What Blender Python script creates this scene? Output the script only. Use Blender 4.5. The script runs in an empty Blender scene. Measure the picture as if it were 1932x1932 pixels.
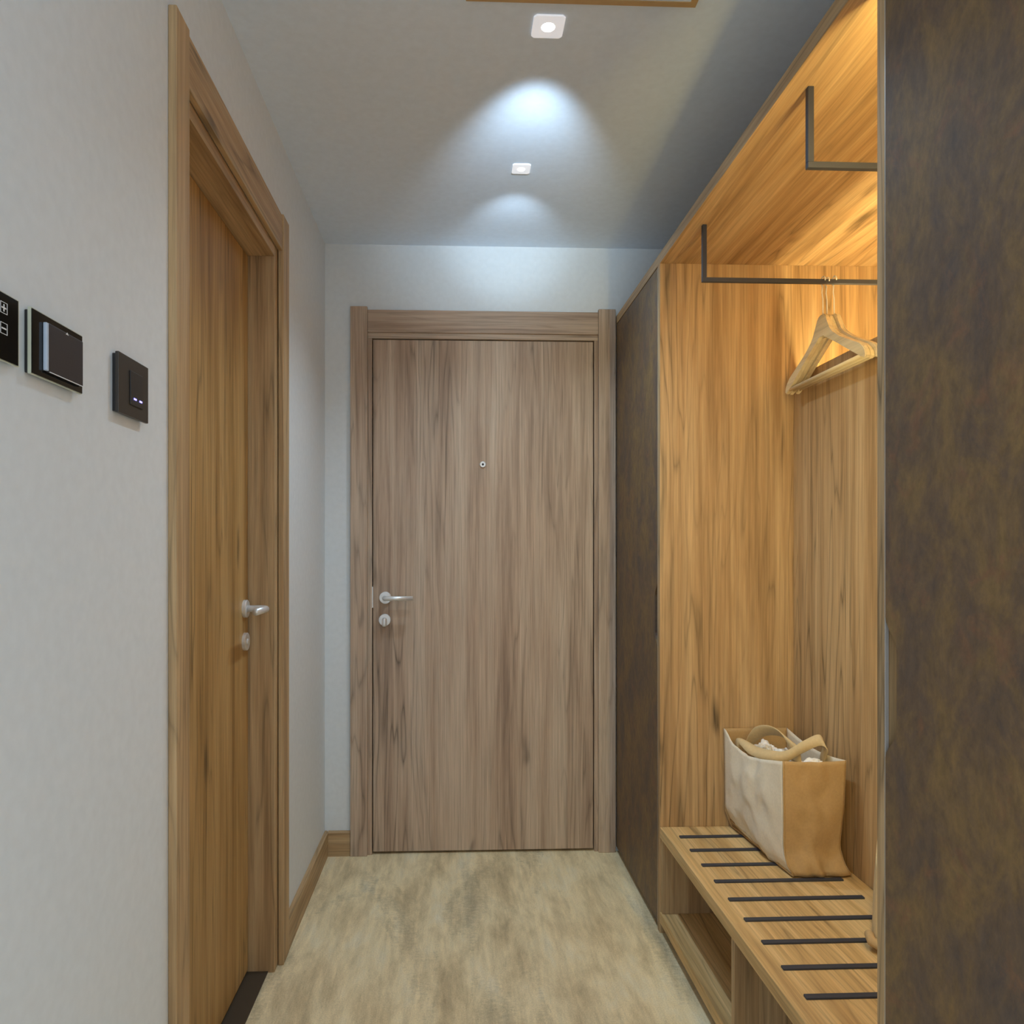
import bpy, bmesh, math, random
from mathutils import Vector, Matrix, noise
random.seed(7)
scene = bpy.context.scene
COL = scene.collection
R = math.radians

# ------------------------------------------------------------------ camera
cam_d = bpy.data.cameras.new('camera')
cam = bpy.data.objects.new('camera', cam_d); COL.objects.link(cam)
cam.location = (0, 0, 1.235)
cam.rotation_euler = (R(90), 0, -math.atan(54/1400))
cam_d.sensor_width = 36; cam_d.lens = 36*1400/1932
cam_d.shift_x = 54/1932; cam_d.shift_y = 71/1932
cam_d.clip_start = 0.02
scene.camera = cam

# ------------------------------------------------------------------ world, light, exposure
w = bpy.data.worlds.new('world'); scene.world = w; w.use_nodes = True
bg = w.node_tree.nodes['Background']
bg.inputs[0].default_value = (0.85, 0.94, 1.0, 1); bg.inputs[1].default_value = 1.0
scene.view_settings.view_transform = 'Standard'
scene.view_settings.look = 'None'
scene.view_settings.gamma = 1
scene.view_settings.use_curve_mapping = False
scene.view_settings.exposure = 0.12
DOWN_W = 28.0        # each recessed downlight, downward beam
GRAZE_W = 20.0      # added spot below the downlight, makes the glow along the ceiling
UPLIGHT_STRENGTH = 66.0
LED_STRENGTH = 60.0 # added warm strip in the open wardrobe, unseen

# ------------------------------------------------------------------ materials
def nt(name):
    m = bpy.data.materials.new(name); m.use_nodes = True
    t = m.node_tree; b = t.nodes['Principled BSDF']
    return m, t, b
def N(t, kind, **kw):
    n = t.nodes.new(kind)
    for k, v in kw.items():
        if k in n.inputs: n.inputs[k].default_value = v
        else: setattr(n, k, v)
    return n
def L(t, a, ao, b, bi): t.links.new(a.outputs[ao], b.inputs[bi])
def ramp(t, stops):
    n = t.nodes.new('ShaderNodeValToRGB'); e = n.color_ramp.elements
    while len(e) < len(stops): e.new(0.5)
    for i, (p, c) in enumerate(stops):
        e[i].position = p; e[i].color = (*c, 1) if len(c) == 3 else c
    return n
def srgb(r, g, b):
    f = lambda c: (c/255/12.92) if c/255 <= .04045 else ((c/255+.055)/1.055)**2.4
    return (f(r), f(g), f(b))
def plain(name, col, rough=.5, metal=0, bump=0, bscale=200, emit=None, estr=0, spec=None, var=1.0):
    m, t, b = nt(name)
    b.inputs['Roughness'].default_value = rough; b.inputs['Metallic'].default_value = metal
    n = N(t, 'ShaderNodeTexNoise', Scale=bscale/6, Detail=3.0)
    tc = N(t, 'ShaderNodeTexCoord'); L(t, tc, 'Object', n, 'Vector')
    rp = ramp(t, [(.3, tuple(c*(1-.05*var) for c in col)), (.7, tuple(min(1, c*1.04) for c in col))])
    L(t, n, 'Fac', rp, 'Fac'); L(t, rp, 'Color', b, 'Base Color')
    if spec is not None: b.inputs['Specular IOR Level'].default_value = spec
    if bump:
        n2 = N(t, 'ShaderNodeTexNoise', Scale=bscale, Detail=4.0); L(t, tc, 'Object', n2, 'Vector')
        bp = N(t, 'ShaderNodeBump', Strength=bump, Distance=.002)
        L(t, n2, 'Fac', bp, 'Height'); L(t, bp, 'Normal', b, 'Normal')
    if emit:
        b.inputs['Emission Color'].default_value = (*emit, 1); b.inputs['Emission Strength'].default_value = estr
    return m

def wood(name, axis, light, mid, dark, rough=.5, seed=0., knot=1.0, contrast=1.0):
    """wood-grain laminate; axis = direction of the grain (0,1,2)"""
    m, t, b = nt(name)
    tc = N(t, 'ShaderNodeTexCoord'); oi = N(t, 'ShaderNodeObjectInfo')
    off = N(t, 'ShaderNodeVectorMath', operation='SCALE'); off.inputs['Scale'].default_value = 13.7
    cmb = N(t, 'ShaderNodeCombineXYZ')
    for i in range(3): L(t, oi, 'Random', cmb, i)
    L(t, cmb, 0, off, 0)
    add = N(t, 'ShaderNodeVectorMath', operation='ADD'); L(t, tc, 'Object', add, 0); L(t, off, 0, add, 1)
    add2 = N(t, 'ShaderNodeVectorMath', operation='ADD'); L(t, add, 0, add2, 0); add2.inputs[1].default_value = (seed, seed*1.7, seed*.6)
    def stretch(al, ac=1.0):
        s = [ac]*3; s[axis] = al
        n = N(t, 'ShaderNodeVectorMath', operation='MULTIPLY'); L(t, add2, 0, n, 0); n.inputs[1].default_value = s
        return n
    # broad tone bands
    s1 = stretch(.045)
    n1 = N(t, 'ShaderNodeTexNoise', Scale=19.0, Detail=5.0, Roughness=.62, Distortion=.25); L(t, s1, 0, n1, 'Vector')
    # cathedral lines: noise iso-bands
    s2 = stretch(.06)
    n2 = N(t, 'ShaderNodeTexNoise', Scale=9.0, Detail=3.0, Roughness=.45, Distortion=.25); L(t, s2, 0, n2, 'Vector')
    mul = N(t, 'ShaderNodeMath', operation='MULTIPLY'); L(t, n2, 'Fac', mul, 0); mul.inputs[1].default_value = 26.0
    sn = N(t, 'ShaderNodeMath', operation='PINGPONG'); L(t, mul, 0, sn, 0); sn.inputs[1].default_value = 1.0
    pw = N(t, 'ShaderNodeMath', operation='POWER'); L(t, sn, 0, pw, 0); pw.inputs[1].default_value = 5.0
    # fibres
    s3 = stretch(.018)
    n3 = N(t, 'ShaderNodeTexNoise', Scale=170.0, Detail=4.0, Roughness=.7); L(t, s3, 0, n3, 'Vector')
    # where lines show
    n4 = N(t, 'ShaderNodeTexNoise', Scale=5.0, Detail=2.0); s4 = stretch(.12); L(t, s4, 0, n4, 'Vector')
    # combine factor
    rp = ramp(t, [(.28, dark), (.45, mid), (.62, light), (.85, tuple(min(1, c*1.06) for c in light))])
    L(t, n1, 'Fac', rp, 'Fac')
    fr = N(t, 'ShaderNodeMapRange'); L(t, n3, 'Fac', fr, 'Value')
    fr.inputs['From Min'].default_value = .3; fr.inputs['From Max'].default_value = .7
    fr.inputs['To Min'].default_value = 1-.30*contrast; fr.inputs['To Max'].default_value = 1+.08*contrast
    lm = N(t, 'ShaderNodeMath', operation='MULTIPLY'); L(t, pw, 0, lm, 0)
    l4 = N(t, 'ShaderNodeMapRange'); L(t, n4, 'Fac', l4, 'Value')
    l4.inputs['From Min'].default_value = .38; l4.inputs['From Max'].default_value = .66
    l4.inputs['To Min'].default_value = 0.0; l4.inputs['To Max'].default_value = .48*contrast
    L(t, l4, 'Result', lm, 1)
    sub = N(t, 'ShaderNodeMath', operation='SUBTRACT'); L(t, fr, 'Result', sub, 0); L(t, lm, 0, sub, 1)
    last = sub
    if knot:
        s5 = stretch(.30)
        dn = N(t, 'ShaderNodeTexNoise', Scale=22.0, Detail=2.0); L(t, s5, 0, dn, 'Vector')
        ds = N(t, 'ShaderNodeVectorMath', operation='SCALE'); L(t, dn, 'Color', ds, 0); ds.inputs['Scale'].default_value = .035
        da = N(t, 'ShaderNodeVectorMath', operation='ADD'); L(t, s5, 0, da, 0); L(t, ds, 0, da, 1)
        vo = N(t, 'ShaderNodeTexVoronoi', Scale=5.5); L(t, da, 0, vo, 'Vector')
        km = N(t, 'ShaderNodeMapRange', interpolation_type='SMOOTHSTEP'); L(t, vo, 'Distance', km, 'Value')
        km.inputs['From Min'].default_value = .01; km.inputs['From Max'].default_value = .14
        km.inputs['To Min'].default_value = .5*knot; km.inputs['To Max'].default_value = 0
        sub2 = N(t, 'ShaderNodeMath', operation='SUBTRACT'); L(t, sub, 0, sub2, 0); L(t, km, 'Result', sub2, 1)
        last = sub2
    mx = N(t, 'ShaderNodeVectorMath', operation='SCALE'); L(t, rp, 'Color', mx, 0); L(t, last, 0, mx, 'Scale')
    L(t, mx, 0, b, 'Base Color')
    b.inputs['Roughness'].default_value = rough
    b.inputs['Specular IOR Level'].default_value = .35
    bp = N(t, 'ShaderNodeBump', Strength=.12, Distance=.001); L(t, n3, 'Fac', bp, 'Height'); L(t, bp, 'Normal', b, 'Normal')
    return m

WL, WM, WD = srgb(206, 176, 134), srgb(187, 154, 112), srgb(155, 123, 86)
def woods(seed): return [wood('oak_laminate_%s' % 'xyz'[a], a, WL, WM, WD, seed=seed) for a in range(3)]
WX, WY, WZ = woods(3.1)
GL, GM, GD = srgb(212, 190, 168), srgb(195, 169, 146), srgb(164, 138, 118)  # same oak laminate, greyed: cool hall light put into its colour
GX, GZ = wood('oak_frame_cool_lit_x', 0, GL, GM, GD, seed=6.1, knot=.6), wood('oak_frame_cool_lit_z', 2, GL, GM, GD, seed=2.2)
DOORW = wood('oak_door_cool_lit', 2, GL, GM, GD, seed=1.3, knot=1.1)

def rust(name, seed):
    m, t, b = nt(name)
    tc = N(t, 'ShaderNodeTexCoord')
    ad = N(t, 'ShaderNodeVectorMath', operation='ADD'); L(t, tc, 'Object', ad, 0); ad.inputs[1].default_value = (seed, seed, seed)
    mp = N(t, 'ShaderNodeMapping'); L(t, ad, 0, mp, 'Vector'); mp.inputs['Rotation'].default_value = (R(-28), 0, 0); mp.inputs['Scale'].default_value = (1, 1.35, .8)
    n1 = N(t, 'ShaderNodeTexNoise', Scale=8.0, Detail=10.0, Roughness=.74, Distortion=.4); L(t, mp, 0, n1, 'Vector')
    n2 = N(t, 'ShaderNodeTexNoise', Scale=45.0, Detail=8.0, Roughness=.75); L(t, mp, 0, n2, 'Vector')
    n3 = N(t, 'ShaderNodeTexNoise', Scale=13.0, Detail=6.0, Roughness=.7, Distortion=.8); L(t, ad, 0, n3, 'Vector')
    r1 = ramp(t, [(.32, srgb(86, 75, 71)), (.46, srgb(104, 85, 68)), (.58, srgb(122, 98, 66)), (.72, srgb(138, 112, 70))])
    L(t, n1, 'Fac', r1, 'Fac')
    r3 = ramp(t, [(.55, (0, 0, 0)), (.75, (1, 1, 1))]); L(t, n3, 'Fac', r3, 'Fac')
    mx = N(t, 'ShaderNodeMix', data_type='RGBA'); L(t, r3, 'Color', mx, 'Factor'); L(t, r1, 'Color', mx, 6); mx.inputs[7].default_value = (*srgb(126, 90, 66), 1)
    mr = N(t, 'ShaderNodeMapRange'); L(t, n2, 'Fac', mr, 'Value')
    mr.inputs['From Min'].default_value = .3; mr.inputs['From Max'].default_value = .7; mr.inputs['To Min'].default_value = .78; mr.inputs['To Max'].default_value = 1.24
    sc = N(t, 'ShaderNodeVectorMath', operation='SCALE'); L(t, mx, 2, sc, 0); L(t, mr, 'Result', sc, 'Scale')
    L(t, sc, 0, b, 'Base Color'); b.inputs['Roughness'].default_value = .55
    bp = N(t, 'ShaderNodeBump', Strength=.15, Distance=.002); L(t, n2, 'Fac', bp, 'Height'); L(t, bp, 'Normal', b, 'Normal')
    return m
RUST = rust('rust_laminate', 2.0)

def floor_mat():
    m, t, b = nt('worn_beige_carpet')
    tc = N(t, 'ShaderNodeTexCoord')
    mp = N(t, 'ShaderNodeMapping'); L(t, tc, 'Object', mp, 'Vector'); mp.inputs['Scale'].default_value = (1, .30, 1)
    n1 = N(t, 'ShaderNodeTexNoise', Scale=9.0, Detail=8.0, Roughness=.66, Distortion=.3); L(t, mp, 0, n1, 'Vector')
    n2 = N(t, 'ShaderNodeTexNoise', Scale=5.0, Detail=6.0, Roughness=.6, Distortion=.6)
    a2 = N(t, 'ShaderNodeVectorMath', operation='ADD'); L(t, mp, 0, a2, 0); a2.inputs[1].default_value = (4, 9, 1); L(t, a2, 0, n2, 'Vector')
    n3 = N(t, 'ShaderNodeTexNoise', Scale=240.0, Detail=5.0, Roughness=.8); L(t, tc, 'Object', n3, 'Vector')
    mp4 = N(t, 'ShaderNodeMapping'); L(t, tc, 'Object', mp4, 'Vector'); mp4.inputs['Scale'].default_value = (.45, 1, 1)
    n4 = N(t, 'ShaderNodeTexNoise', Scale=95.0, Detail=6.0, Roughness=.75); L(t, mp4, 0, n4, 'Vector')
    mp5 = N(t, 'ShaderNodeMapping'); L(t, tc, 'Object', mp5, 'Vector'); mp5.inputs['Scale'].default_value = (1, .10, 1)
    n5 = N(t, 'ShaderNodeTexNoise', Scale=42.0, Detail=6.0, Roughness=.7, Distortion=.4); L(t, mp5, 0, n5, 'Vector')
    n6 = N(t, 'ShaderNodeTexNoise', Scale=34.0, Detail=7.0, Roughness=.8, Distortion=1.2); L(t, mp, 0, n6, 'Vector')
    r1 = ramp(t, [(.26, srgb(186, 166, 132)), (.40, srgb(224, 203, 162)), (.54, srgb(247, 228, 186)), (.75, srgb(247, 238, 210))])
    L(t, n1, 'Fac', r1, 'Fac')
    # grey worn stains broken up by the weave
    ms = N(t, 'ShaderNodeMath', operation='MULTIPLY_ADD'); L(t, n4, 'Fac', ms, 0); ms.inputs[1].default_value = .3; L(t, n2, 'Fac', ms, 2)
    r2 = ramp(t, [(.68, (0, 0, 0)), (.90, (.8, .8, .8))]); L(t, ms, 0, r2, 'Fac')
    mx = N(t, 'ShaderNodeMix', data_type='RGBA'); L(t, r2, 'Color', mx, 'Factor'); L(t, r1, 'Color', mx, 6); mx.inputs[7].default_value = (*srgb(150, 140, 118), 1)
    mr = N(t, 'ShaderNodeMapRange'); L(t, n3, 'Fac', mr, 'Value')
    mr.inputs['From Min'].default_value = .3; mr.inputs['From Max'].default_value = .7; mr.inputs['To Min'].default_value = .78; mr.inputs['To Max'].default_value = 1.14
    m5 = N(t, 'ShaderNodeMapRange'); L(t, n5, 'Fac', m5, 'Value')
    m5.inputs['From Min'].default_value = .3; m5.inputs['From Max'].default_value = .7; m5.inputs['To Min'].default_value = .84; m5.inputs['To Max'].default_value = 1.08
    m6 = N(t, 'ShaderNodeMapRange', interpolation_type='SMOOTHSTEP'); L(t, n6, 'Fac', m6, 'Value')
    m6.inputs['From Min'].default_value = .26; m6.inputs['From Max'].default_value = .40; m6.inputs['To Min'].default_value = .62; m6.inputs['To Max'].default_value = 1.0
    q5 = N(t, 'ShaderNodeMath', operation='MULTIPLY'); L(t, m5, 'Result', q5, 0); L(t, m6, 'Result', q5, 1)
    q6 = N(t, 'ShaderNodeMath', operation='MULTIPLY'); L(t, q5, 0, q6, 0); L(t, mr, 'Result', q6, 1)
    sc = N(t, 'ShaderNodeVectorMath', operation='SCALE'); L(t, mx, 2, sc, 0); L(t, q6, 0, sc, 'Scale')
    L(t, sc, 0, b, 'Base Color'); b.inputs['Roughness'].default_value = .9; b.inputs['Specular IOR Level'].default_value = .15
    bp = N(t, 'ShaderNodeBump', Strength=.25, Distance=.002); L(t, n3, 'Fac', bp, 'Height'); L(t, bp, 'Normal', b, 'Normal')
    return m
FLOOR = floor_mat()
PAINT = plain('white_wall_paint', (.73, .765, .79), .75, bump=.03, bscale=300, var=.2)
CEILP = plain('ceiling_paint', (.74, .825, .94), .8, bump=.02, bscale=300, var=.2)
STEEL = plain('brushed_steel', (.80, .80, .80), .36, .55)
ALU = plain('aluminium_edge', (.80, .80, .80), .35, .6)
DARKM = plain('dark_grey_metal', srgb(60, 64, 76), .5, .2)
BLACK = plain('black_recess', (.01, .01, .01), .8)
GLASSK = plain('black_glass', (.006, .006, .006), .08, spec=.4)
PLASTK = plain('black_plastic', srgb(40, 40, 42), .35)
PLASTG = plain('smoked_card_pocket', srgb(52, 48, 52), .4)
GREYP = plain('grey_plate_back', srgb(150, 158, 158), .4)
GEDGE = plain('green_glass_edge', srgb(196, 200, 182), .3)
WHITEM = plain('white_print', (.85, .85, .85), .5)
PALEBLUE = plain('pale_blue_card', srgb(190, 205, 225), .4)
CANVAS = plain('natural_canvas', srgb(240, 230, 212), .9, bump=.5, bscale=900)
JUTE = plain('tan_canvas', srgb(196, 164, 118), .9, bump=.6, bscale=900)
STRAP = plain('beige_webbing', srgb(214, 190, 146), .85, bump=.5, bscale=700)
TISSUE = plain('white_tissue_paper', (.9, .88, .86), .8)
HANGW = wood('pale_hanger_wood', 1, srgb(238, 222, 186), srgb(228, 208, 168), srgb(214, 190, 148), seed=5, knot=0, contrast=.4)
WIRE = plain('white_wire', (.86, .85, .82), .3, .3)
VENTM = plain('beige_frame', srgb(196, 160, 110), .5)
LAMPW = plain('brightened_lamp_plate', (.86, .86, .88), .4, emit=(.95, .95, 1), estr=.38)  # faint glow added so the unlit plate reads brighter than the ceiling
THRESH = plain('dark_threshold', srgb(70, 58, 44), .6)

# ------------------------------------------------------------------ builders
ORG = {}
def tag(o, label=None, cat=None, group=None, kind=None):
    if label: o['label'] = label
    if cat: o['category'] = cat
    if group: o['group'] = group
    if kind: o['kind'] = kind
    return o
def thing(name, loc, label=None, cat=None, group=None, kind=None):
    o = bpy.data.objects.new(name, None); COL.objects.link(o); o.location = loc
    o.empty_display_size = .05
    ORG[o] = Vector(loc)
    return tag(o, label, cat, group, kind)
def link(name, bm, mat, parent=None, smooth=False, org=None):
    o0 = ORG[parent] if parent else Vector(org or (0, 0, 0))
    bmesh.ops.translate(bm, vec=-o0, verts=bm.verts)
    bmesh.ops.recalc_face_normals(bm, faces=bm.faces)
    me = bpy.data.meshes.new(name); bm.to_mesh(me); bm.free()
    if smooth:
        for p in me.polygons: p.use_smooth = True
    me.materials.append(mat)
    o = bpy.data.objects.new(name, me); COL.objects.link(o)
    if parent: o.parent = parent
    else: o.location = o0
    ORG[o] = o0
    return o
def bm_box(bm, x0, x1, y0, y1, z0, z1, bev=0):
    v = [bm.verts.new((x, y, z)) for x in (x0, x1) for y in (y0, y1) for z in (z0, z1)]
    fs = [(0, 1, 3, 2), (4, 6, 7, 5), (0, 4, 5, 1), (2, 3, 7, 6), (0, 2, 6, 4), (1, 5, 7, 3)]
    faces = [bm.faces.new([v[i] for i in f]) for f in fs]
    if bev:
        es = {e for f in faces for e in f.edges}
        bmesh.ops.bevel(bm, geom=list(es), offset=bev, segments=2, affect='EDGES', profile=.5)
def box(name, x0, x1, y0, y1, z0, z1, mat, parent=None, bev=0, org=None):
    bm = bmesh.new(); bm_box(bm, x0, x1, y0, y1, z0, z1, bev)
    return link(name, bm, mat, parent, org=org)
def prism(name, pts, ax, a0, a1, mat, parent=None, bev=0, smooth=False, org=None):
    """outline in the plane normal to axis ax, extruded from a0 to a1"""
    bm = bmesh.new()
    def mk(p, a):
        c = list(p); c.insert(ax, a); return bm.verts.new(c)
    A = [mk(p, a0) for p in pts]; B = [mk(p, a1) for p in pts]
    n = len(pts)
    fa = bm.faces.new(A); fb = bm.faces.new(B[::-1])
    for i in range(n): bm.faces.new((A[i], A[(i+1) % n], B[(i+1) % n], B[i]))
    if bev:
        es = list(set(fa.edges) | set(fb.edges))
        bmesh.ops.bevel(bm, geom=es, offset=bev, segments=2, affect='EDGES')
    return link(name, bm, mat, parent, smooth, org)
def tube_bm(bm, path, r, seg=12, cap=True):
    P = [Vector(p) for p in path]; rings = []
    up = None
    for i, p in enumerate(P):
        d = (P[min(i+1, len(P)-1)] - P[max(i-1, 0)]).normalized()
        if up is None:
            up = Vector((0, 0, 1)) if abs(d.z) < .9 else Vector((1, 0, 0))
        a = d.cross(up).normalized(); bb = a.cross(d).normalized(); up = bb
        rr = r[i] if isinstance(r, (list, tuple)) else r
        rings.append([bm.verts.new(p + a*math.cos(2*math.pi*k/seg)*rr + bb*math.sin(2*math.pi*k/seg)*rr) for k in range(seg)])
    for i in range(len(rings)-1):
        for k in range(seg):
            bm.faces.new((rings[i][k], rings[i][(k+1) % seg], rings[i+1][(k+1) % seg], rings[i+1][k]))
    if cap: bm.faces.new(rings[0][::-1]); bm.faces.new(rings[-1])
def tube(name, path, r, mat, parent=None, seg=12, smooth=True):
    bm = bmesh.new(); tube_bm(bm, path, r, seg)
    o = link(name, bm, mat, parent, smooth)
    return o
def disc(name, c, axis, r, t, mat, parent, seg=28, bev=.0015):
    """short cylinder from c along axis vector, length t"""
    bm = bmesh.new(); a = Vector(axis).normalized()
    q = Vector((0, 0, 1)).rotation_difference(a)
    A = []; 
    prof = [(r, 0), (r, t-bev), (r-bev, t)]
    rings = [[bm.verts.new(Vector(c) + q @ Vector((math.cos(2*math.pi*k/seg)*rr, math.sin(2*math.pi*k/seg)*rr, h))) for k in range(seg)] for rr, h in prof]
    for i in range(2):
        for k in range(seg): bm.faces.new((rings[i][k], rings[i][(k+1) % seg], rings[i+1][(k+1) % seg], rings[i+1][k]))
    bm.faces.new(rings[0][::-1]); bm.faces.new(rings[-1])
    return link(name, bm, mat, parent)

# ------------------------------------------------------------------ room shell
XL, YB, ZC, XR, YF = -.524, 3.02, 2.470, 1.425, .35
box('floor', -.75, XR+.1, -.6, YB+.3, -.1, 0, FLOOR)['kind'] = 'structure'
box('ceiling', -.75, XR+.1, YF, YB+.12, ZC, ZC+.1, CEILP)['kind'] = 'structure'
# left wall with a door opening
LY0, LY1, LZ = 1.425, 2.245, 2.128
bm = bmesh.new()
bm_box(bm, XL-.14, XL, YF, LY0, 0, ZC); bm_box(bm, XL-.14, XL, LY1, YB, 0, ZC); bm_box(bm, XL-.14, XL, LY0, LY1, LZ, ZC)
link('wall_left', bm, PAINT)['kind'] = 'structure'
# back wall with the entrance opening
bm = bmesh.new()
DX0, DX1, DZ = -.366, .602, 2.118
bm_box(bm, XL-.14, DX0, YB, YB+.12, 0, ZC); bm_box(bm, DX1, XR, YB, YB+.12, 0, ZC); bm_box(bm, DX0, DX1, YB, YB+.12, DZ, ZC)
link('wall_back', bm, PAINT)['kind'] = 'structure'
box('wall_right', XR, XR+.1, YF, YB+.12, 0, ZC, PAINT)['kind'] = 'structure'
# skirting
prism('baseboard_left', [(XL, .0), (XL+.014, .0), (XL+.014, .094), (XL+.008, .100), (XL, .100)], 1, 2.302, YB, WY)['kind'] = 'structure'
prism('baseboard_back', [(YB, .0), (YB-.014, .0), (YB-.014, .094), (YB-.008, .100), (YB, .100)], 0, XL+.0145, -.4215, WX)['kind'] = 'structure'

# ------------------------------------------------------------------ entrance door
d1 = thing('door_1', (.118, YB, 0), 'oak laminate entrance door with peephole and steel lever at the end of the hall', kind='structure')
YS = YB-.018
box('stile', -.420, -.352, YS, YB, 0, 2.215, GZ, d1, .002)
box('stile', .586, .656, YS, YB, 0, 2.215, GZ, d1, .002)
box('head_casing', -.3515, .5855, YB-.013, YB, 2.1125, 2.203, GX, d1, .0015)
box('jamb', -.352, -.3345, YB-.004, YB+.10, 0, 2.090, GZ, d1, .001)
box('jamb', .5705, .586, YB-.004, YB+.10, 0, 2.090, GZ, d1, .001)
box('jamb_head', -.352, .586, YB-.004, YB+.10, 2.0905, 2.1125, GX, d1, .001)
box('rebate', -.3345, .5705, YB+.05, YB+.10, 0, 2.0905, BLACK, d1)
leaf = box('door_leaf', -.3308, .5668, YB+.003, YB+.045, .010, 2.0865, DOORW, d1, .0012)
# lever
h = disc('handle', (-.281, YB+.003, 1.040), (0, -1, 0), .0245, .009, STEEL, d1)
tube('lever', [(-.281, YB-.005, 1.040), (-.281, YB-.040, 1.040), (-.279, YB-.049, 1.040), (-.270, YB-.0525, 1.040), (-.167, YB-.0525, 1.040)], .0095, STEEL, h)
lk = disc('lock', (-.2835, YB+.003, .950), (0, -1, 0), .0245, .009, STEEL, d1)
bm = bmesh.new(); bm_box(bm, -.2925, -.2745, YB-.026, YB-.0055, .924, .960, .006)
link('thumb_turn', bm, STEEL, lk, True)
pe = disc('peephole', (.1143, YB+.003, 1.582), (0, -1, 0), .0125, .005, STEEL, d1)
disc('peephole_lens', (.1143, YB-.0018, 1.582), (0, -1, 0), .0045, .002, GLASSK, pe, 16, .0005)
box('strike_plate', -.3345, -.3308, YB-.002, YB+.002, 1.00, 1.085, STEEL, d1)

# ------------------------------------------------------------------ side door in the left wall
d2 = thing('door_2', (XL, 1.84, 0), 'oak laminate side door set deep in the left wall with steel lever', kind='structure')
XF = -.508
box('stile', XL, XF, 1.377, 1.4447, 0, 2.232, WZ, d2, .002)
box('stile', XL, XF, 2.2256, 2.300, 0, 2.232, WZ, d2, .002)
box('head_casing', XL, XF-.003, 1.4450, 2.2253, 2.123, 2.226, WY, d2, .0015)
box('jamb', -.650, XL-.002, 2.190, 2.2445, 0, 2.1275, WZ, d2, .001)
box('jamb', -.650, XL-.002, 1.4255, 1.468, 0, 2.1275, WZ, d2, .001)
box('jamb_head', -.650, XL-.002, 1.4685, 2.1895, 2.092, 2.1275, WY, d2, .001)
box('door_leaf', -.643, -.602, 1.4715, 2.1865, .012, 2.0885, wood('oak_side_door_warm_lit', 2, srgb(196, 158, 102), srgb(176, 136, 80), srgb(146, 108, 60), seed=8.3), d2, .0012)  # same oak laminate, warm niche light put into a deeper golden tone
box('rebate', -.662, -.6505, 1.4255, 2.2445, 0, 2.1275, BLACK, d2)
box('threshold', -.640, -.545, 1.4685, 2.1895, .0005, .004, THRESH, d2)
h = disc('handle', (-.602, 2.1475, 1.066), (1, 0, 0), .0255, .010, STEEL, d2)
tube('lever', [(-.592, 2.1475, 1.066), (-.556, 2.1475, 1.066), (-.544, 2.1455, 1.066), (-.5375, 2.136, 1.066), (-.5375, 2.028, 1.066)], .0098, STEEL, h)
lk = disc('lock', (-.602, 2.1475, .972), (1, 0, 0), .0255, .010, STEEL, d2)
disc('key_cylinder', (-.592, 2.1475, .972), (1, 0, 0), .0085, .004, STEEL, lk, 20, .0008)

# ------------------------------------------------------------------ wall devices
def plate(name, y0, y1, z0, z1, label, cat, back, front, edge=None, t=.0105, group=None, edge_in=.002):
    o = thing(name, (XL, (y0+y1)/2, z0), label, cat, group)
    box('back_box', XL+.0002, XL+.006, y0+.004, y1-.010, z0+.002, z1-.002, back, o, .0008)
    if edge:
        box('edge_glass', XL+.006, XL+t-.0012, y0, y1, z0, z1, edge, o, .0004)
        box('front_glass', XL+t-.0012, XL+t, y0+.0008, y1-edge_in, z0+.0008, z1-.0018, front, o)
    else:
        box('front_plate', XL+.006, XL+t, y0, y1, z0, z1, front, o, .0012)
    return o
XF2 = XL+.0105
th = plate('thermostat', .7725, .8977, 1.4505, 1.529, 'black glass thermostat with white plus and minus keys, cut by the picture edge', 'thermostat', GREYP, GLASSK, GEDGE, edge_in=.0036)
for zc, plus in ((1.5105, True), (1.487, False)):
    bm = bmesh.new(); yc = .866; hh = .0065; tt = .0006
    for a in (bm_box,):
        a(bm, XF2, XF2+.0004, yc-hh, yc+hh, zc+hh-tt, zc+hh); a(bm, XF2, XF2+.0004, yc-hh, yc+hh, zc-hh, zc-hh+tt)
        a(bm, XF2, XF2+.0004, yc-hh, yc-hh+tt, zc-hh+tt, zc+hh-tt); a(bm, XF2, XF2+.0004, yc+hh-tt, yc+hh, zc-hh+tt, zc+hh-tt)
    k = link('key_outline', bm, WHITEM, th)
    bm = bmesh.new()
    bm_box(bm, XF2, XF2+.0004, yc-.0042, yc+.0042, zc-.0008, zc+.0008)
    if plus:
        bm_box(bm, XF2, XF2+.0004, yc-.0008, yc+.0008, zc+.0008, zc+.0042); bm_box(bm, XF2, XF2+.0004, yc-.0008, yc+.0008, zc-.0042, zc-.0008)
    link('plus_sign' if plus else 'minus_sign', bm, WHITEM, k)

cs = plate('card_switch', .9205, 1.0442, 1.449, 1.530, 'black glass key card switch with raised dark pocket, beside the thermostat', 'card switch', PLASTK, GLASSK, GEDGE, t=.0115)
XC = XL+.0115
pk = box('card_pocket', XC, XC+.0045, .950, 1.036, 1.4575, 1.5195, PLASTG, cs, .0015)
box('pocket_side', XC+.0002, XC+.0048, .9440, .9496, 1.4585, 1.5185, PALEBLUE, pk, .001)
box('pocket_lip', XC+.0046, XC+.0052, .951, 1.035, 1.4572, 1.4582, WHITEM, pk)
prism('arrow_mark', [(.990, 1.5165), (.997, 1.5165), (.9935, 1.5195)], 0, XC+.0045, XC+.0049, WHITEM, pk)

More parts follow.
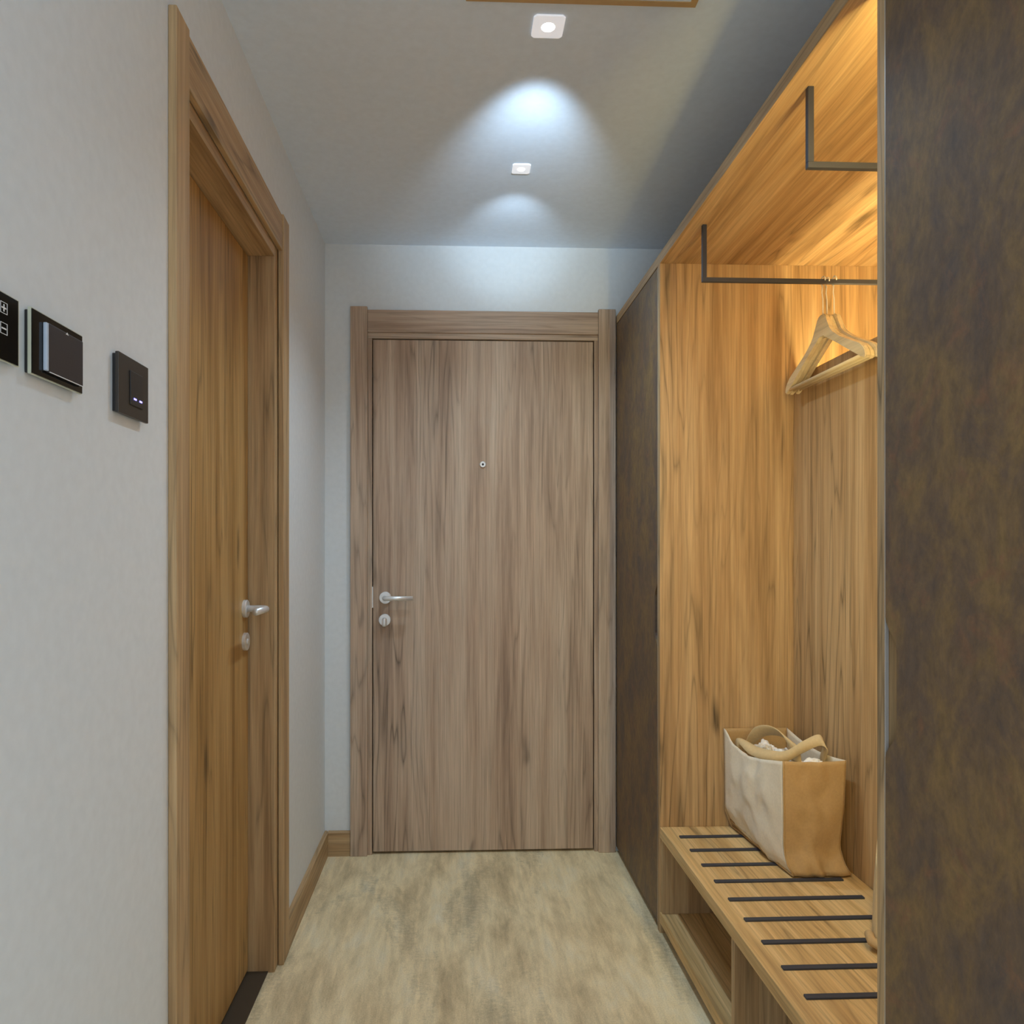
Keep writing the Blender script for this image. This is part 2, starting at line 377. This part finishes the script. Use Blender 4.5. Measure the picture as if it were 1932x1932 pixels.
ls = plate('light_switch', 1.1525, 1.262, 1.4455, 1.5385, 'dark grey light switch with two glowing blue marks, next to the side door', 'switch', PLASTK, plain('graphite_plate', srgb(56, 52, 48), .4), t=.012)
XS = XL+.012
rc = box('rocker', XS, XS+.002, 1.190, 1.236, 1.464, 1.518, PLASTK, ls, .001)
GLOW = plain('blue_indicator', (.1, .1, .6), .4, emit=(.22, .2, 1.0), estr=4)
for y in (1.2055, 1.2265): box('indicator', XS+.0018, XS+.0026, y-.0045, y+.0045, 1.4735, 1.4762, GLOW, rc)

# ------------------------------------------------------------------ ceiling lights
LENS = plain('lamp_lens', (1, .97, .9), .4, emit=(1.0, .94, .82), estr=6)
def downlight(x, y, s, label, graze=0, power=DOWN_W, tilt=102):
    o = thing('downlight', (x, y, ZC), label, 'ceiling light', 'recessed square downlights along the hall')
    # square plate with a round opening
    bm = bmesh.new(); n = 32; r = s*.22; hs = s/2
    zt, zb = ZC, ZC-.004
    ring_o, ring_i, ring_t = [], [], []
    for k in range(n):
        a = 2*math.pi*k/n + math.pi/n; c, sn = math.cos(a), math.sin(a)
        q = hs/max(abs(c), abs(sn))
        if k in (3, 11, 19, 27): pass
        ring_o.append(bm.verts.new((x+c*q, y+sn*q, zb))); ring_i.append(bm.verts.new((x+c*r, y+sn*r, zb))); ring_t.append(bm.verts.new((x+c*q, y+sn*q, zt)))
    ring_u = [bm.verts.new((v.co.x, v.co.y, zt)) for v in ring_i]
    for k in range(n):
        j = (k+1) % n
        bm.faces.new((ring_o[k], ring_o[j], ring_i[j], ring_i[k])); bm.faces.new((ring_o[k], ring_t[k], ring_t[j], ring_o[j])); bm.faces.new((ring_i[k], ring_i[j], ring_u[j], ring_u[k]))
    link('plate', bm, LAMPW, o)
    disc('lens', (x, y, ZC-.0002), (0, 0, -1), r*.98, .003, LENS, o, 28, .0008)
    ld = bpy.data.lights.new('downlight_beam', 'SPOT'); ld.energy = power; ld.spot_size = R(125); ld.spot_blend = 1; ld.shadow_soft_size = .03
    ld.color = (.64, .84, 1.0)
    lo = bpy.data.objects.new('downlight_beam', ld); COL.objects.link(lo); lo.parent = o; lo.location = (0, 0, -.03)
    if graze:
        ld = bpy.data.lights.new('added_glow_beam', 'SPOT'); ld.energy = graze; ld.spot_size = R(58); ld.spot_blend = 1; ld.shadow_soft_size = .02  # added spot hung under the plate for the ceiling glow, no fixture
        ld.color = (.64, .84, 1.0)
        lo = bpy.data.objects.new('added_glow_beam', ld); COL.objects.link(lo); lo.parent = o; lo.location = (0, 0, -.17)
        lo.rotation_euler = (R(tilt), 0, 0)
    return o
downlight(.220, 1.742, .074, 'square white recessed downlight with warm lens, the larger one near the top edge', graze=GRAZE_W)
downlight(.215, 2.396, .058, 'small square white downlight in the middle of the ceiling glow', graze=GRAZE_W*.25, tilt=108)
v = thing('ceiling_hatch', (.285, 1.5, ZC), 'beige edge of a flat ceiling panel at the top edge of the picture', 'ceiling panel')
bm = bmesh.new(); bm_box(bm, .025, .545, 1.648, 1.663, ZC-.006, ZC); bm_box(bm, .025, .545, 1.15, 1.165, ZC-.006, ZC)
bm_box(bm, .025, .040, 1.165, 1.648, ZC-.006, ZC); bm_box(bm, .530, .545, 1.165, 1.648, ZC-.006, ZC)
link('frame', bm, VENTM, v)
box('panel', .0402, .5298, 1.1652, 1.6478, ZC-.004, ZC, CEILP, v)

# ------------------------------------------------------------------ wardrobe row on the right
XW, XK, XD = .660, 1.098, 1.390   # front plane, lower back panel, full depth
TB0, TB1 = 2.157, 2.190
box('wardrobe_top_board', XW, XD+.018, .52, YB-.003, TB0, TB1, WY, org=(0, 0, 0), bev=.0008)
tag(bpy.data.objects['wardrobe_top_board'], 'long oak top board running over the whole wardrobe row', 'top board')

def cut_door(y0, y1, z0, z1, cut_at, zc, hl, dep):
    """outline (y,z) of a cabinet door with a shallow curved finger cut in one vertical edge"""
    s = 1 if cut_at == y0 else -1
    def curve(n=24):
        pts = []
        for i in range(n+1):
            t = -1+2*i/n
            d = dep*min(1, max(0, (1-abs(t))/.42))
            d = dep*(.5-.5*math.cos(math.pi*d/dep))
            pts.append((cut_at+s*d, zc+t*hl))
        return pts
    c = curve()
    if cut_at == y1: return [(y0, z0), (y1, z0)] + c + [(y1, z1), (y0, z1)]
    return [(y1, z0), (y1, z1), (y0, z1)] + c[::-1] + [(y0, z0)]
def cabinet(y0, y1, cut_at, label):
    o = thing('tall_cabinet', ((XW+XK)/2, (y0+y1)/2, 0), label, 'cabinet', 'tall brown cabinets of the wardrobe row')
    box('body', XW+.0265, XD+.015, y0+.001, y1-.001, .022, TB0-.001, WZ, o)
    prism('door', cut_door(y0+.002, y1-.002, .022, TB0-.004, cut_at, 1.024, .108, .030), 0, XW, XW+.020, RUST, o, .0006)
    box('plinth', XW+.012, XK, y0+.002, y1-.002, 0, .0215, BLACK, o)
    ya, yb = (y1-.0018, y1-.0002) if cut_at > (y0+y1)/2 else (y0+.0002, y0+.0018)
    box('edge_strip', XW+.0005, XW+.006, ya, yb, .022, TB0-.004, ALU, o)
    return o
cabinet(2.394, YB-.004, 2.396, 'narrow brown rust-look cabinet door beside the entrance door')
cabinet(.52, 1.1165, 1.1145, 'large brown rust-look cabinet door filling the right edge of the picture')

ow = thing('open_wardrobe', ((XW+XK)/2, 1.75, 0), 'open oak wardrobe niche lined with wood, lit warm from within', 'wardrobe')
box('side_panel', XW, XD+.018, 2.366, 2.3925, 0, TB0, WZ, ow, .0008)
box('partition', XW, XD+.018, 1.118, 1.1360, 0, TB0, WZ, ow, .0008)
ZT = 1.790   # the lower back panel stops here; the niche is deeper above it
box('back_panel', XK, XK+.018, 1.1362, 2.3658, 0, ZT, WZ, ow, .0008)
box('upper_back_panel', XD, XD+.018, 1.1362, 2.3658, ZT-.19, TB0, WZ, ow)
box('ledge', XK+.0182, XD-.0002, 1.1362, 2.3658, ZT-.148, ZT-.13, WY, ow)

# bench
BT = .342
BENCHW = wood('golden_bench_laminate', 1, srgb(230, 198, 144), srgb(214, 178, 122), srgb(184, 146, 94), seed=11.0)
be = thing('shoe_bench', ((XW+XK)/2, 1.75, 0), 'oak bench with dark metal bars across the seat and open shoe cubbies', 'bench')
Y0, Y1, XB = 1.1368, 2.3652, XK-.001
box('seat', XW, XB, Y0, Y1, BT-.034, BT, BENCHW, be, .0012)
box('lower_board', XW, XB, Y0, Y1, .034, .069, BENCHW, be, .001)
box('side_board', XW+.004, XB, Y1-.016, Y1, .0695, BT-.0345, WZ, be)
box('side_board', XW+.004, XB, Y0, Y0+.016, .0695, BT-.0345, WZ, be)
box('divider', XW+.002, XB-.018, 1.734, 1.754, .0695, BT-.0345, WZ, be, .0006)
box('rear_board', XB-.016, XB, Y0+.0165, Y1-.0165, .0695, BT-.0345, WY, be)
box('plinth', XW+.02, XB, Y0, Y1, 0, .0335, BLACK, be)
bar_me = None
for i in range(11):
    y = 2.2762-.103*i
    if bar_me is None:
        b0 = box('seat_bar', .697, 1.0475, y-.0075, y+.0075, BT-.002, BT+.0045, DARKM, be, .0015); bar_me = b0.data
    else:
        c = bpy.data.objects.new('seat_bar', bar_me); COL.objects.link(c); c.parent = be; c.location = (0, -.103*i, 0); ORG[c] = ORG[be]

# rails
def rail(y, label):
    o = thing('clothes_rail', (.8965, y, TB0), label, 'clothes rail', 'short dark pull-in rails under the top board')
    q = .006
    box('drop_bar', .708-q, .708+q, y-q, y+q, 2.0075, TB0, DARKM, o, .0006)
    box('hanging_bar', .708-q, XD-.0005, y-q, y+q, 1.9952, 2.0072, DARKM, o, .0006)
    return o
rail(2.083, 'dark metal clothes rail holding the wooden hangers')
rail(1.455, 'dark metal clothes rail without hangers, the nearer of the two')

# hangers
def hanger_proto(x, y, label):
    zt = 1.906
    o = thing('clothes_hanger', (x, y, zt-.18), label, 'hanger', 'pale wooden hangers on the far rail')
    half = [(0, 0), (.014, -.001), (.024, -.008), (.035, -.029), (.048, -.053), (.063, -.067), (.10, -.088), (.15, -.112), (.200, -.135), (.218, -.147), (.228, -.160), (.231, -.174), (.224, -.180), (.214, -.175)]
    under = [(.16, -.145), (.08, -.099), (.012, -.060)]
    pr = half + under
    pts = [(y+a, zt+b) for a, b in pr] + [(y-a, zt+b) for a, b in pr[:0:-1]]
    prism('shoulder', pts, 0, x-.0062, x+.0062, HANGW, o, .0018)
    tube('trouser_bar', [(x, y-.219, zt-.168), (x, y+.219, zt-.168)], .0056, HANGW, o, 14)
    zr = 2.0013; hk = [(x, y, zt-.004), (x, y+.001, zt+.045)]
    rr = .0125
    for i in range(13):
        a = math.radians(-75 + i*(265)/12)
        hk.append((x, y + rr*math.cos(a)*1.0, zr+.0018 + rr*math.sin(a)))
    hk.insert(2, (x, y+.006, zt+.066))
    tube('hook', hk, .0016, WIRE, o, 8)
    return o
HX = [1.0525, 1.0675, 1.0825]
HL = ['pale wooden hanger at the front of the three', 'middle one of the three pale wooden hangers', 'pale wooden hanger at the back, against the wardrobe wall']
hp = hanger_proto(HX[0], 2.083, HL[0])
for k in (1, 2):
    c = hp.copy(); COL.objects.link(c); c.location.x = HX[k]; c.location.y += (.0, .006, -.005)[k]; c['label'] = HL[k]
    for ch in list(hp.children):
        if ch.parent is hp:
            d = ch.copy(); COL.objects.link(d); d.parent = c

# added LED strip, unseen behind the partition: vertical profile that warms the niche
LEDM = plain('added_led_diffuser', (1, .8, .5), .5, emit=(1.0, .77, .30), estr=LED_STRENGTH)
led = thing('led_strip', (.715, 1.150, .90), 'added vertical warm light strip, unseen on the inner side of the wardrobe partition', 'led light', 'warm wardrobe light strips')
prism('housing', [(.700, 1.1362), (.730, 1.1362), (.700, 1.1662)], 2, .90, 2.11, ALU, led)
box('shield', .6975, .6998, 1.1362, 1.199, .72, 2.1565, ALU, led)  # added lip that blocks the strip's spill into the hall
c45 = math.sqrt(.5)
def strip(off, half):
    cx, cy = .715+off*c45, 1.1512+off*c45
    return [(cx-half*c45, cy+half*c45), (cx+half*c45, cy-half*c45)]
prism('diffuser', strip(.0004, .014) + strip(.0024, .014)[::-1], 2, .905, 2.105, LEDM, led)
LEDU = plain('warm_uplight_diffuser', (1, .8, .5), .5, emit=(1.0, .80, .36), estr=UPLIGHT_STRENGTH)
led2 = thing('led_strip', (1.138, 1.75, ZT-.13), 'warm light strip lying on the ledge behind the lower back panel', 'led light', 'warm wardrobe light strips')
box('housing', 1.120, 1.156, 1.18, 2.34, ZT-.1298, ZT-.118, ALU, led2)
box('diffuser', 1.124, 1.152, 1.185, 2.335, ZT-.118, ZT-.115, LEDU, led2)

# ------------------------------------------------------------------ tote bags
def lerp(a, b, t): return a+(b-a)*t
def interp(tab, t):
    for (t0, a), (t1, b) in zip(tab, tab[1:]):
        if t <= t1: return lerp(a, b, (t-t0)/(t1-t0) if t1 > t0 else 0)
    return tab[-1][1]
def tote(label, cat_label, nx=26, nz=26, seed=0):
    """bag standing on the bench; near gusset faces -y"""
    zb = BT+.0055
    o = thing('tote_bag', (.98, 2.17, zb), label, 'bag', 'canvas tote bags on the bench')
    H = .312
    fx_near = [(0, .922), (.10, .906), (.25, .902), (.7, .896), (1, .893)]
    fx_far = [(0, .886), (.15, .868), (.6, .868), (1, .866)]
    bx_near = [(0, 1.080), (.10, 1.066), (.25, 1.058), (.6, 1.064), (1, 1.067)]
    bx_far = [(0, 1.080), (.3, 1.072), (1, 1.072)]
    yn = [(0, 1.982), (.08, 1.992), (.2, 2.002), (.6, 1.990), (1, 1.985)]
    yf = [(0, 2.346), (.15, 2.352), (1, 2.358)]
    def corner(which, t):
        return {'fn': Vector((interp(fx_near, t), interp(yn, t), 0)), 'ff': Vector((interp(fx_far, t), interp(yf, t), 0)),
                'bn': Vector((interp(bx_near, t), interp(yn, t), 0)), 'bf': Vector((interp(bx_far, t), interp(yf, t), 0))}[which]
    def panel(name, c0, c1, mat, bulge, top, wr=.004, lift=0):
        bm = bmesh.new(); g = []
        out = None
        for j in range(nz+1):
            t = j/nz; row = []
            A, B = corner(c0, t), corner(c1, t)
            nrm = Vector(((B-A).y, -(B-A).x, 0)).normalized()
            for i in range(nx+1):
                s = i/nx
                p = A.lerp(B, s)
                e = math.sin(math.pi*s)
                z = zb + t*(H*top(s)) + lift*(1-t)*max(0, (s if c1 == 'ff' else 1-s)-.35)
                k = bulge*e*math.sin(math.pi*min(1, t*1.05+.0))*1.0
                nn = noise.noise(Vector((p.x*15+seed, p.y*15, z*10+seed))) + .55*noise.noise(Vector((p.x*38+z*20, p.y*38+seed, z*22))) - .5*abs(noise.noise(Vector((p.x*22-z*9, p.y*22+z*12, 3+seed))))
                low = max(0, 1-t*3.2)
                k += wr*nn*e*(1+1.6*low)
                p = p + nrm*k
                row.append(bm.verts.new((p.x, p.y, z)))
            g.append(row)
        for j in range(nz):
            for i in range(nx): bm.faces.new((g[j][i], g[j][i+1], g[j+1][i+1], g[j+1][i]))
        ob = link(name, bm, mat, o, True)
        sm = ob.modifiers.new('cloth', 'SOLIDIFY'); sm.thickness = .0022; sm.offset = 0
        return ob
    # outline runs front-near -> front-far etc.; the normal points outwards
    dip = lambda s: 1 - .17*max(0, math.sin(math.pi*min(1, s/.97)))**.8*min(1, .35+.75*s) + .0*s
    panel('front_panel', 'fn', 'ff', CANVAS, -.010, dip, .0105, .03)
    panel('near_gusset', 'bn', 'fn', JUTE, -.006, lambda s: 1-.008*math.sin(math.pi*s), .0105)
    panel('far_gusset', 'ff', 'bf', JUTE, -.004, lambda s: 1.0, .003)
    panel('rear_panel', 'bf', 'bn', CANVAS, -.003, lambda s: 1-.06*math.sin(math.pi*s), .002)
    # bottom
    bm = bmesh.new()
    vs = [bm.verts.new((corner(c, 0).x, corner(c, 0).y, zb)) for c in ('fn', 'ff', 'bf', 'bn')]
    bm.faces.new(vs); bot = link('base', bm, JUTE, o); sm = bot.modifiers.new('cloth', 'SOLIDIFY'); sm.thickness = .002
    # rolled seam along the lower front edge
    pth = [corner('fn', 0).lerp(corner('ff', 0), s/10) + Vector((-.003, 0, zb+.002+.03*max(0, s/10-.35))) for s in range(11)]
    tube('bottom_seam', pth, .0035, JUTE, o, 8)
    pth = [corner('fn', t/12) + Vector((-.001, -.001, zb+t/12*H)) for t in range(13)]
    tube('corner_seam', pth, .0022, JUTE, o, 8)
    # straps
    def ribbon(name, pts, wid, vecs):
        P = [Vector(p) for p in pts]; n = 10; bm = bmesh.new(); rows = []
        for i in range(len(P)-1):
            p0, p1, p2, p3 = P[max(i-1, 0)], P[i], P[i+1], P[min(i+2, len(P)-1)]
            v1, v2 = Vector(vecs[i]).normalized(), Vector(vecs[i+1]).normalized()
            for k in range(n if i < len(P)-2 else n+1):
                t = k/n
                q = .5*((2*p1)+(-p0+p2)*t+(2*p0-5*p1+4*p2-p3)*t*t+(-p0+3*p1-3*p2+p3)*t*t*t)
                v = v1.lerp(v2, t).normalized()*wid/2
                rows.append((bm.verts.new(q-v), bm.verts.new(q), bm.verts.new(q+v)))
        for a, b in zip(rows, rows[1:]):
            for k in range(2): bm.faces.new((a[k], a[k+1], b[k+1], b[k]))
        ob = link(name, bm, STRAP, o, True); sm = ob.modifiers.new('web', 'SOLIDIFY'); sm.thickness = .0024; sm.offset = 0
        return ob
    ribbon('strap', [(.888, 2.285, .565), (.885, 2.288, .634), (.902, 2.205, .628), (.925, 2.145, .630), (.955, 2.112, .636), (1.000, 2.095, .668), (1.042, 2.084, .690), (1.056, 2.076, .672), (1.058, 2.098, .630), (1.058, 2.100, .580)], .034,
           [(0, 1, 0), (.1, .9, .3), (.6, .2, .5), (.5, .2, .8), (.2, .2, 1), (.1, .2, 1), (.2, .6, .8), (.1, .9, .3), (.1, .9, .1), (0, 1, 0)])
    ribbon('strap', [(.905, 2.305, .560), (.922, 2.305, .620), (.940, 2.265, .668), (.957, 2.212, .688), (.972, 2.158, .686), (.984, 2.126, .664), (.990, 2.118, .620)], .038,
           [(.2, 1, 0), (.5, .6, -.5), (.6, -.1, -.75), (.6, -.2, -.7), (.6, -.4, -.6), (.5, -.7, -.2), (.4, -.8, 0)])
    return o
tote('canvas tote bag with tan side and white paper inside', '')

def crumple(name, c, r, label, seed):
    bm = bmesh.new(); bmesh.ops.create_icosphere(bm, subdivisions=4, radius=1)
    for v in bm.verts:
        n = noise.noise(v.co*1.7+Vector((seed, 0, 0)))*.35 + abs(noise.noise(v.co*3.6+Vector((0, seed, 0))))*.32
        d = v.co.normalized()*(.85+n)
        v.co = Vector((c[0]+d.x*r[0], c[1]+d.y*r[1], c[2]+d.z*r[2]))
    o = link(name, bm, TISSUE, None, False, org=(c[0], c[1], c[2]-r[2]))
    return tag(o, label, 'paper', 'crumpled paper in the tote bag')
crumple('crumpled_paper', (.970, 2.285, .600), (.040, .038, .036), 'crumpled white paper at the far end of the tote bag', 1.0)
crumple('crumpled_paper', (.985, 2.180, .602), (.046, .048, .034), 'crumpled white paper in the middle of the tote bag', 4.0)
crumple('crumpled_paper', (1.005, 2.045, .620), (.032, .026, .030), 'small crumpled white paper at the near end of the tote bag', 7.0)

# slim canvas pouch standing behind the partition, only its edge shows
po = thing('canvas_pouch', (.990, 1.70, BT+.0052), 'pale canvas pouch on the bench, only a sliver showing beside the partition', 'pouch')
bm = bmesh.new(); g = []; nu, nv = 28, 14
C0, C1 = Vector((.933, 1.622, 0)), Vector((1.049, 1.810, 0)); dn = (C1-C0).normalized(); wn = Vector((dn.y, -dn.x, 0))
for j in range(nv+1):
    t = j/nv; row = []
    for i in range(nu):
        a = 2*math.pi*i/nu; c, sn = math.cos(a), math.sin(a)
        fl = .5*abs(c)**.6*(1 if c > 0 else -1); fw = .5*abs(sn)**.6*(1 if sn > 0 else -1)
        L_, W_ = .222*(1+.05*(1-t)**4), .036*(1-.45*t**2)+.004
        p = C0.lerp(C1, .5) + wn*.016 + dn*fl*L_ + wn*fw*W_
        n_ = .002*noise.noise(Vector((p.x*40, p.y*40, t*6)))
        row.append(bm.verts.new((p.x+n_, p.y+n_, BT+.0052+.188*t)))
    g.append(row)
for j in range(nv):
    for i in range(nu): bm.faces.new((g[j][i], g[j][(i+1) % nu], g[j+1][(i+1) % nu], g[j+1][i]))
bm.faces.new(g[0][::-1]); bm.faces.new(g[-1])
link('body', bm, STRAP, po, True)
q = C0 + Vector((-.004, -.004, BT+.012))
tube('folded_corner', [q+Vector((.030, -.050, .000)), q+Vector((.012, -.026, .004)), q+Vector((-.004, -.004, .012)), q+Vector((.000, .012, .018)), q+Vector((.012, .022, .010))], [.007, .009, .011, .010, .006], JUTE, po, 12)
